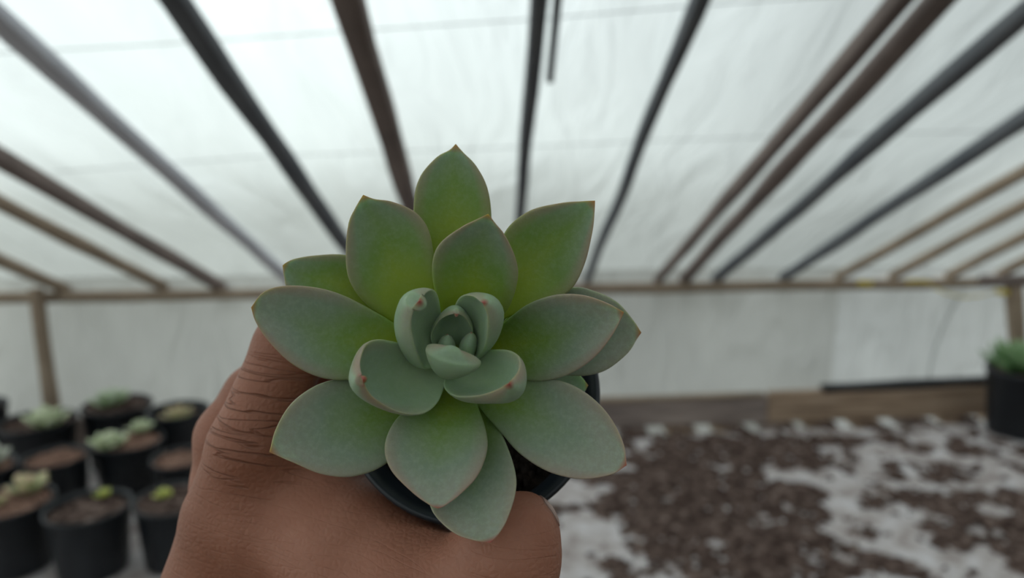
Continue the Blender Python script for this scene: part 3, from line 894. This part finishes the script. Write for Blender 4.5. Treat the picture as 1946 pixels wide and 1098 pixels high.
# second ring
RL(plant, [(815, 640), (745, 612), (692, 574), (663, 530), (657, 480), (662, 425), (675, 395)], [(845, 620), (832, 560), (825, 490), (814, 436), (788, 402), (745, 383), (712, 378)], (690, 370), (163, 159, 157), powder=-0.2, cup=2.4, thick=4.4, twist=0.6)
RL(plant, [(895, 610), (935, 530), (957, 445), (1003, 402), (1062, 386), (1108, 382)], [(905, 645), (955, 608), (1030, 580), (1082, 553), (1110, 505), (1126, 440), (1130, 402)], (1131, 381), (163, 160, 158), powder=-0.24, cup=2.4, thick=4.4, twist=0)
RL(plant, [(815, 690), (740, 715), (672, 722), (612, 718), (556, 692), (510, 648), (486, 612)], [(825, 640), (770, 625), (720, 596), (655, 562), (600, 546), (540, 543), (500, 555)], (477, 584), (162, 154, 149), powder=0, cup=2.6, thick=4.8, twist=-1.0)
RL(plant, [(925, 640), (958, 612), (1003, 578), (1055, 560), (1105, 560), (1150, 574)], [(915, 690), (945, 705), (1000, 722), (1045, 722), (1092, 706), (1135, 674), (1168, 630)], (1186, 593), (162, 154, 149), powder=0.12, cup=2.6, thick=4.8, twist=-.6)
RL(plant, [(830, 735), (790, 815), (735, 880), (672, 905), (612, 901), (560, 880), (530, 867)], [(800, 700), (745, 715), (690, 717), (640, 720), (595, 735), (552, 768), (524, 815)], (512, 859), (163, 154, 148), powder=0.08, cup=2.4, thick=4.6, twist=-.5, blush=.6)
RL(plant, [(930, 710), (960, 735), (1010, 719), (1062, 722), (1112, 745), (1156, 787), (1184, 840)], [(885, 735), (920, 785), (952, 822), (988, 862), (1042, 896), (1104, 910), (1160, 902)], (1191, 884), (162, 154, 147), powder=0.2, cup=2.4, thick=4.6, twist=.3, blush=.8)
RL(plant, [(838, 715), (790, 765), (750, 800), (731, 848), (743, 893), (784, 936), (816, 959)], [(895, 715), (908, 770), (923, 815), (926, 855), (909, 902), (877, 937), (847, 960)], (832, 966), (160, 149, 143), powder=0.1, cup=2.0, thick=4.6, twist=0, blush=1.0)
# third ring
RL(plant, [(850, 640), (833, 580), (822, 530), (823, 490), (838, 460), (876, 432), (908, 416)], [(890, 640), (938, 615), (968, 582), (984, 530), (980, 492), (960, 448), (942, 425)], (928, 406), (158, 150, 144), powder=-.16, cup=2.2, thick=4.4, blush=.9)

RL(plant, [(860, 700), (846, 728), (828, 768), (798, 788), (754, 784), (714, 762), (695, 740)], [(828, 655), (798, 658), (758, 652), (716, 645), (692, 655), (682, 682), (683, 704)], (690, 720), (153, 146, 137), cup=5.5, thick=6.0, young=.75, blush=.8, rim=.5)
RL(plant, [(900, 678), (930, 668), (966, 667), (986, 676), (991, 692), (985, 710)], [(866, 702), (848, 724), (848, 742), (868, 756), (910, 755), (944, 743)], (967, 729), (152, 145, 136), cup=5.0, thick=6.0, young=.8, blush=.75, rim=.5)
# inner cup of upright leaves
RL(plant, [(838, 625), (832, 590), (828, 562), (820, 549), (808, 553)], [(838, 682), (824, 694), (812, 701), (797, 696), (781, 660), (776, 620), (782, 592)], (797, 572), (152, 145, 138), twist=2.6, cup=3.4, thick=6.0, young=.85, blush=.45, rim=.5)
RL(plant, [(878, 625), (870, 602), (868, 582), (880, 561), (900, 560)], [(900, 690), (914, 678), (926, 662), (932, 640), (932, 612), (928, 594)], (919, 575), (152, 145, 138), twist=2.6, cup=3.4, thick=6.0, young=.85, blush=.45, rim=.5)
RL(plant, [(840, 670), (822, 652), (819, 632), (834, 607), (856, 596)], [(884, 660), (897, 640), (898, 622), (886, 604), (876, 597)], (868, 597), (153, 147, 143), cup=4.0, thick=4.0, young=.9, blush=.5, rim=.5)
RL(plant, [(838, 712), (822, 695), (811, 670), (812, 657), (835, 655)], [(866, 712), (890, 705), (908, 697), (913, 687), (888, 671)], (862, 659), (149, 143, 142), cup=1.0, thick=3.6, flip=True, young=.9, blush=.7, rim=.6)
RL(plant, [(838, 676), (832, 656), (838, 642)], [(862, 676), (866, 658), (860, 642)], (850, 634), (151, 149, 148), cup=1, thick=2.6, flip=True, young=.8, blush=.2)
RL(plant, [(868, 680), (874, 652), (884, 638)], [(900, 680), (906, 658), (905, 640)], (896, 630), (151, 149, 147), cup=1, thick=2.6, flip=True, young=.8, blush=.2)

# ================================================================== THE HAND
# built in lens-aligned millimetres: x right, y up, z away
def mm(x, y, d): return np.array([(x - W / 2) / F * d, (H / 2 - y) / F * d, d], float)
def to_world(A): return CAM + (A[:, :1] * RT + A[:, 1:2] * UP + A[:, 2:3] * FWD) / 1000.0
def to_lens(p): q = (np.array(p) - CAM) * 1000; return np.array([q @ RT, q @ UP, q @ FWD])

chains = {
    'palm': [
        [(mm(520, 1000, 188), 11), (mm(640, 1062, 182), 12.5), (mm(760, 1122, 176), 13.5)],
        [(mm(560, 860, 196), 8), (mm(612, 945, 191), 9.5), (mm(690, 1018, 186), 10.5), (mm(790, 1080, 180), 11)],
        [(mm(640, 860, 208), 9), (mm(700, 980, 204), 12), (mm(800, 1060, 198), 13)],
        [(mm(445, 1130, 202), 15), (mm(600, 1210, 197), 18), (mm(700, 1230, 184), 17)],
        [(mm(560, 1060, 198), 14), (mm(650, 1130, 200), 16)],
        [(mm(600, 1230, 205), 20), (mm(520, 1420, 212), 23), (mm(450, 1650, 222), 24), (mm(330, 2150, 245), 29)],
        [(mm(700, 1240, 184), 17), (mm(560, 1450, 200), 19)],
        [(mm(445, 1130, 215), 15), (mm(470, 1120, 245), 14), (mm(500, 1110, 262), 12), (mm(560, 1350, 232), 20)],
    ],
    'thumb': [[(mm(690, 1200, 176), 14), (mm(800, 1160, 168), 13), (mm(900, 1118, 164), 11.6), (mm(970, 1047, 162), 11.1), (mm(996, 996, 162), 6.8)]],
    'index': [[(mm(410, 1130, 200), 14.5), (mm(442, 985, 193), 12.4), (mm(480, 850, 187), 10.8), (mm(552, 660, 190), 9.1), (mm(640, 590, 201), 8.2), (mm(726, 612, 212), 7.2)]],
    'middle': [[(mm(425, 1120, 224), 13), (mm(440, 920, 216), 11.0), (mm(446, 832, 214), 10.8), (mm(490, 755, 217), 9.6), (mm(590, 660, 227), 8.4), (mm(700, 640, 236), 7.4)]],
    'ring': [[(mm(450, 1115, 246), 12), (mm(470, 930, 240), 10.5), (mm(482, 850, 238), 10), (mm(570, 720, 244), 8.4), (mm(680, 680, 250), 7.4)]],
    'little': [[(mm(480, 1105, 262), 10.5), (mm(500, 950, 259), 9), (mm(520, 880, 258), 8.6), (mm(600, 770, 262), 7), (mm(690, 740, 263), 6.2)]],
}
def smin(a, b, k):
    h = np.clip(0.5 + 0.5 * (b - a) / k, 0, 1)
    return b * (1 - h) + a * h - k * h * (1 - h)
def chain_sdf(Pt, ch, k):
    out = None
    for (a, ra), (b, rb) in zip(ch[:-1], ch[1:]):
        ab = (b - a).astype(np.float32)
        pa = Pt - a.astype(np.float32)
        t = np.clip((pa @ ab) / float(ab @ ab), 0, 1)
        dd = np.linalg.norm(pa - t[..., None] * ab, axis=-1) - (ra + (rb - ra) * t)
        out = dd if out is None else smin(out, dd, k)
    return out
PB, AXL = to_lens(POT_B), np.array([AX @ RT, AX @ UP, AX @ FWD])
def pot_sdf(Pt):
    q = Pt - PB.astype(np.float32)
    h = q @ AXL.astype(np.float32)
    r = np.linalg.norm(q - h[..., None] * AXL.astype(np.float32), axis=-1)
    rad = np.where(h > 48, 32.4, 22.3 + 6.9 * np.clip(h, 0, 60) / 48)
    s = np.where(h > 48, 0, 0) + np.clip((h - 44) / 4, 0, 1) * 2.6
    rad = 22.5 + 6.9 * np.clip(h, 0, 48) / 48 + s
    return np.maximum(r - rad, np.maximum(-h, h - 56.5))
def hand_sdf(Pt):
    palm = None
    for c in chains['palm']:
        d = chain_sdf(Pt, c, 5); palm = d if palm is None else smin(palm, d, 9)
    th = chain_sdf(Pt, chains['thumb'][0], 4)
    f = chain_sdf(Pt, chains['index'][0], 2.5)
    for nme in ('middle', 'ring', 'little'):
        f = smin(f, chain_sdf(Pt, chains[nme][0], 2.5), 1.8)
    s = smin(smin(palm, f, 8), th, 9)
    return np.maximum(s, -(pot_sdf(Pt) - 0.15))
def surface_nets(lo, hi, h):
    ax = [np.arange(lo[k], hi[k] + h, h, dtype=np.float32) for k in range(3)]
    nx, ny, nz = map(len, ax)
    Fv = np.empty((nx, ny, nz), np.float32)
    YY, ZZ = np.meshgrid(ax[1], ax[2], indexing='ij')
    for i in range(0, nx, 12):
        xs = ax[0][i:i + 12]
        Pt = np.empty((len(xs), ny, nz, 3), np.float32)
        Pt[..., 0] = xs[:, None, None]; Pt[..., 1] = YY; Pt[..., 2] = ZZ
        Fv[i:i + 12] = hand_sdf(Pt)
    Fv[0] = Fv[-1] = 1; Fv[:, 0] = Fv[:, -1] = 1; Fv[:, :, 0] = Fv[:, :, -1] = 1
    c8 = [(a, b, c) for a in (0, 1) for b in (0, 1) for c in (0, 1)]
    def sub(o): return Fv[o[0]:nx - 1 + o[0], o[1]:ny - 1 + o[1], o[2]:nz - 1 + o[2]]
    neg = sum((sub(o) < 0).astype(np.int8) for o in c8)
    cells = np.argwhere((neg > 0) & (neg < 8))
    idx = -np.ones((nx - 1, ny - 1, nz - 1), np.int64); idx[tuple(cells.T)] = np.arange(len(cells))
    acc = np.zeros((len(cells), 3)); cn = np.zeros(len(cells))
    vals = {o: sub(o)[tuple(cells.T)] for o in c8}
    for a in c8:
        for k in range(3):
            if a[k]: continue
            b = list(a); b[k] = 1; b = tuple(b)
            va, vb = vals[a], vals[b]; mk = (va < 0) != (vb < 0)
            t = np.where(mk, va / np.where(mk, va - vb, 1), 0)
            pt = np.array(a, float)[None].repeat(len(cells), 0); pt[:, k] = t
            acc[mk] += pt[mk]; cn[mk] += 1
    Vv = (cells + acc / cn[:, None]) * h + np.array(lo)
    quads = []
    for k in range(3):
        o1, o2 = [(1, 2), (2, 0), (0, 1)][k]
        s0 = Fv[:nx - 1, :ny - 1, :nz - 1]
        sh = [0, 0, 0]; sh[k] = 1
        s1 = Fv[sh[0]:nx - 1 + sh[0], sh[1]:ny - 1 + sh[1], sh[2]:nz - 1 + sh[2]]
        e = np.argwhere((s0 < 0) != (s1 < 0))
        e = e[(e[:, o1] > 0) & (e[:, o2] > 0)]
        d1 = np.zeros(3, int); d1[o1] = 1; d2 = np.zeros(3, int); d2[o2] = 1
        q = np.stack([idx[tuple((e - d1 - d2).T)], idx[tuple((e - d2).T)], idx[tuple(e.T)], idx[tuple((e - d1).T)]], 1)
        inside = s0[tuple(e.T)] < 0
        q[~inside] = q[~inside][:, ::-1]
        quads.append(q)
    Q = np.concatenate(quads)
    return Vv, Q
HV, HQ = surface_nets((-152, -250, 138), (26, 10, 292), 1.05)

def mat_skin():
    m, N, Lk, out = mat_new('brown_skin')
    tc = N('ShaderNodeTexCoord')
    nz = N('ShaderNodeTexNoise', inp={'Scale': 26.0, 'Detail': 5, 'Roughness': 0.6}); Lk(tc.outputs['Object'], nz.inputs['Vector'])
    r = ramp(N, [(0.30, (0.235, 0.089, 0.051)), (0.55, (0.30, 0.121, 0.073)), (0.75, (0.37, 0.165, 0.108))])
    Lk(nz.outputs['Fac'], r.inputs[0])
    # fine cross-hatched skin cells
    vo = N('ShaderNodeTexVoronoi', feature='DISTANCE_TO_EDGE', inp={'Scale': 620.0, 'Randomness': 0.9}); Lk(tc.outputs['Object'], vo.inputs['Vector'])
    # creases that run across the finger, strongest over the joint
    fd = 0.14 * RT + 0.99 * UP
    pn = np.cross(fd, FWD)
    def dotn(v):
        d = N('ShaderNodeVectorMath', operation='DOT_PRODUCT'); d.inputs[1].default_value = tuple(v); Lk(tc.outputs['Object'], d.inputs[0]); return d
    a, b_, c_ = dotn(fd), dotn(pn), dotn(FWD)
    cmb = N('ShaderNodeCombineXYZ')
    for k, (nd, sc) in enumerate(((a, 430.0), (b_, 42.0), (c_, 42.0))):
        mu = N('ShaderNodeMath', operation='MULTIPLY', inp={1: sc}); Lk(nd.outputs['Value'], mu.inputs[0]); Lk(mu.outputs[0], cmb.inputs[k])
    cz = N('ShaderNodeTexNoise', inp={'Scale': 1.0, 'Detail': 1.6, 'Roughness': 0.5, 'Distortion': 0.3}); Lk(cmb.outputs[0], cz.inputs['Vector'])
    s = N('ShaderNodeMath', operation='SUBTRACT', inp={1: 0.5}); Lk(cz.outputs['Fac'], s.inputs[0])
    ab = N('ShaderNodeMath', operation='ABSOLUTE'); Lk(s.outputs[0], ab.inputs[0])
    ln = N('ShaderNodeMapRange', inp={'From Min': 0.0, 'From Max': 0.035, 'To Min': 1.0, 'To Max': 0.0}); Lk(ab.outputs[0], ln.inputs['Value'])
    def ball(p, r0, r1):
        d = N('ShaderNodeVectorMath', operation='DISTANCE'); d.inputs[1].default_value = tuple(p); Lk(tc.outputs['Object'], d.inputs[0])
        q = N('ShaderNodeMapRange', interpolation_type='SMOOTHSTEP', inp={'From Min': r0, 'From Max': r1, 'To Min': 1.0, 'To Max': 0.0}); Lk(d.outputs['Value'], q.inputs['Value']); return q
    k1 = ball(P(478, 810, 0.178) - HAND_O, 0.007, 0.021)
    cr = N('ShaderNodeMath', operation='MULTIPLY'); Lk(ln.outputs[0], cr.inputs[0]); Lk(k1.outputs[0], cr.inputs[1])
    # weak long folds everywhere
    wk = N('ShaderNodeMath', operation='MULTIPLY_ADD', inp={1: 0.10}); Lk(ln.outputs[0], wk.inputs[0]); Lk(cr.outputs[0], wk.inputs[2])
    mc = N('ShaderNodeMix', data_type='RGBA'); mc.inputs['B'].default_value = (0.13, 0.055, 0.038, 1)
    mf = N('ShaderNodeMath', operation='MULTIPLY', inp={1: 0.22}); Lk(wk.outputs[0], mf.inputs[0])
    Lk(mf.outputs[0], mc.inputs['Factor']); Lk(r.outputs[0], mc.inputs['A'])
    b = N('ShaderNodeBsdfPrincipled', inp={'Roughness': 0.55, 'Specular IOR Level': 0.35, 'Subsurface Weight': 0.25, 'Subsurface Scale': 0.003})
    b.inputs['Subsurface Radius'].default_value = (1.0, 0.35, 0.2)
    Lk(mc.outputs['Result'], b.inputs['Base Color'])
    b1 = N('ShaderNodeBump', inp={'Strength': 0.6, 'Distance': 0.0004}); Lk(vo.outputs['Distance'], b1.inputs['Height'])
    b2 = N('ShaderNodeBump', invert=True, inp={'Strength': 0.8, 'Distance': 0.0007}); Lk(wk.outputs[0], b2.inputs['Height']); Lk(b1.outputs[0], b2.inputs['Normal'])
    Lk(b2.outputs[0], b.inputs['Normal']); Lk(b.outputs[0], out.inputs[0])
    return m
HAND_O = P(560, 1000, 0.195)
M['skin'] = mat_skin()
hand = mesh_obj('hand', to_world(HV), HQ, M['skin'], origin=HAND_O)
tag(hand, "person's brown left hand gripping the small black pot, thumb in front", 'hand')

# thumbnail: laid onto the thumb by walking in to the skin
def nail(c, nrm, along, wn, ln_):
    c = np.array(c, float); nrm = nrm / np.linalg.norm(nrm)
    along = along - nrm * (along @ nrm); along /= np.linalg.norm(along); sd = np.cross(nrm, along)
    V = []; K = 11
    for lay in (0.22, -0.4):
        for i in range(K):
            for j in range(K):
                u = -1 + 2 * i / (K - 1); v = -1 + 2 * j / (K - 1)
                uu = u * math.sqrt(1 - v * v / 2.6); vv = v * math.sqrt(1 - u * u / 2.6)
                p = c + sd * uu * wn / 2 + along * vv * ln_ / 2 + nrm * 8
                for _ in range(40):
                    dd = float(hand_sdf(p[None].astype(np.float32))[0])
                    if dd < 0.02: break
                    p = p - nrm * dd * 0.9
                    if (p - c) @ nrm < -6: break
                V.append(p + nrm * lay)
    Fc = []
    for i in range(K - 1):
        for j in range(K - 1):
            a = i * K + j; Fc.append([a, a + K, a + K + 1, a + 1]); a += K * K; Fc.append([a, a + 1, a + K + 1, a + K])
    br = [i * K for i in range(K)] + [(K - 1) * K + j for j in range(1, K)] + [i * K + K - 1 for i in range(K - 2, -1, -1)] + [j for j in range(K - 2, 0, -1)]
    for a, b in zip(br, br[1:] + br[:1]): Fc.append([a, b, b + K * K, a + K * K])
    return to_world(np.array(V)), Fc
M['nail'] = mat_noise('thumb_nail', [(0.3, (0.34, 0.20, 0.16)), (0.7, (0.44, 0.28, 0.23))], scale=40, rough=0.35, bump=0.05, spec=0.5)
V, Fc = nail(mm(1030, 978, 163), np.array([0.86, 0.42, 0.28]), np.array([-0.35, 0.9, 0.0]), 8.0, 7.5)
mesh_obj('thumbnail', V, Fc, M['nail'], hand)['label'] = 'pale thumbnail seen edge on'
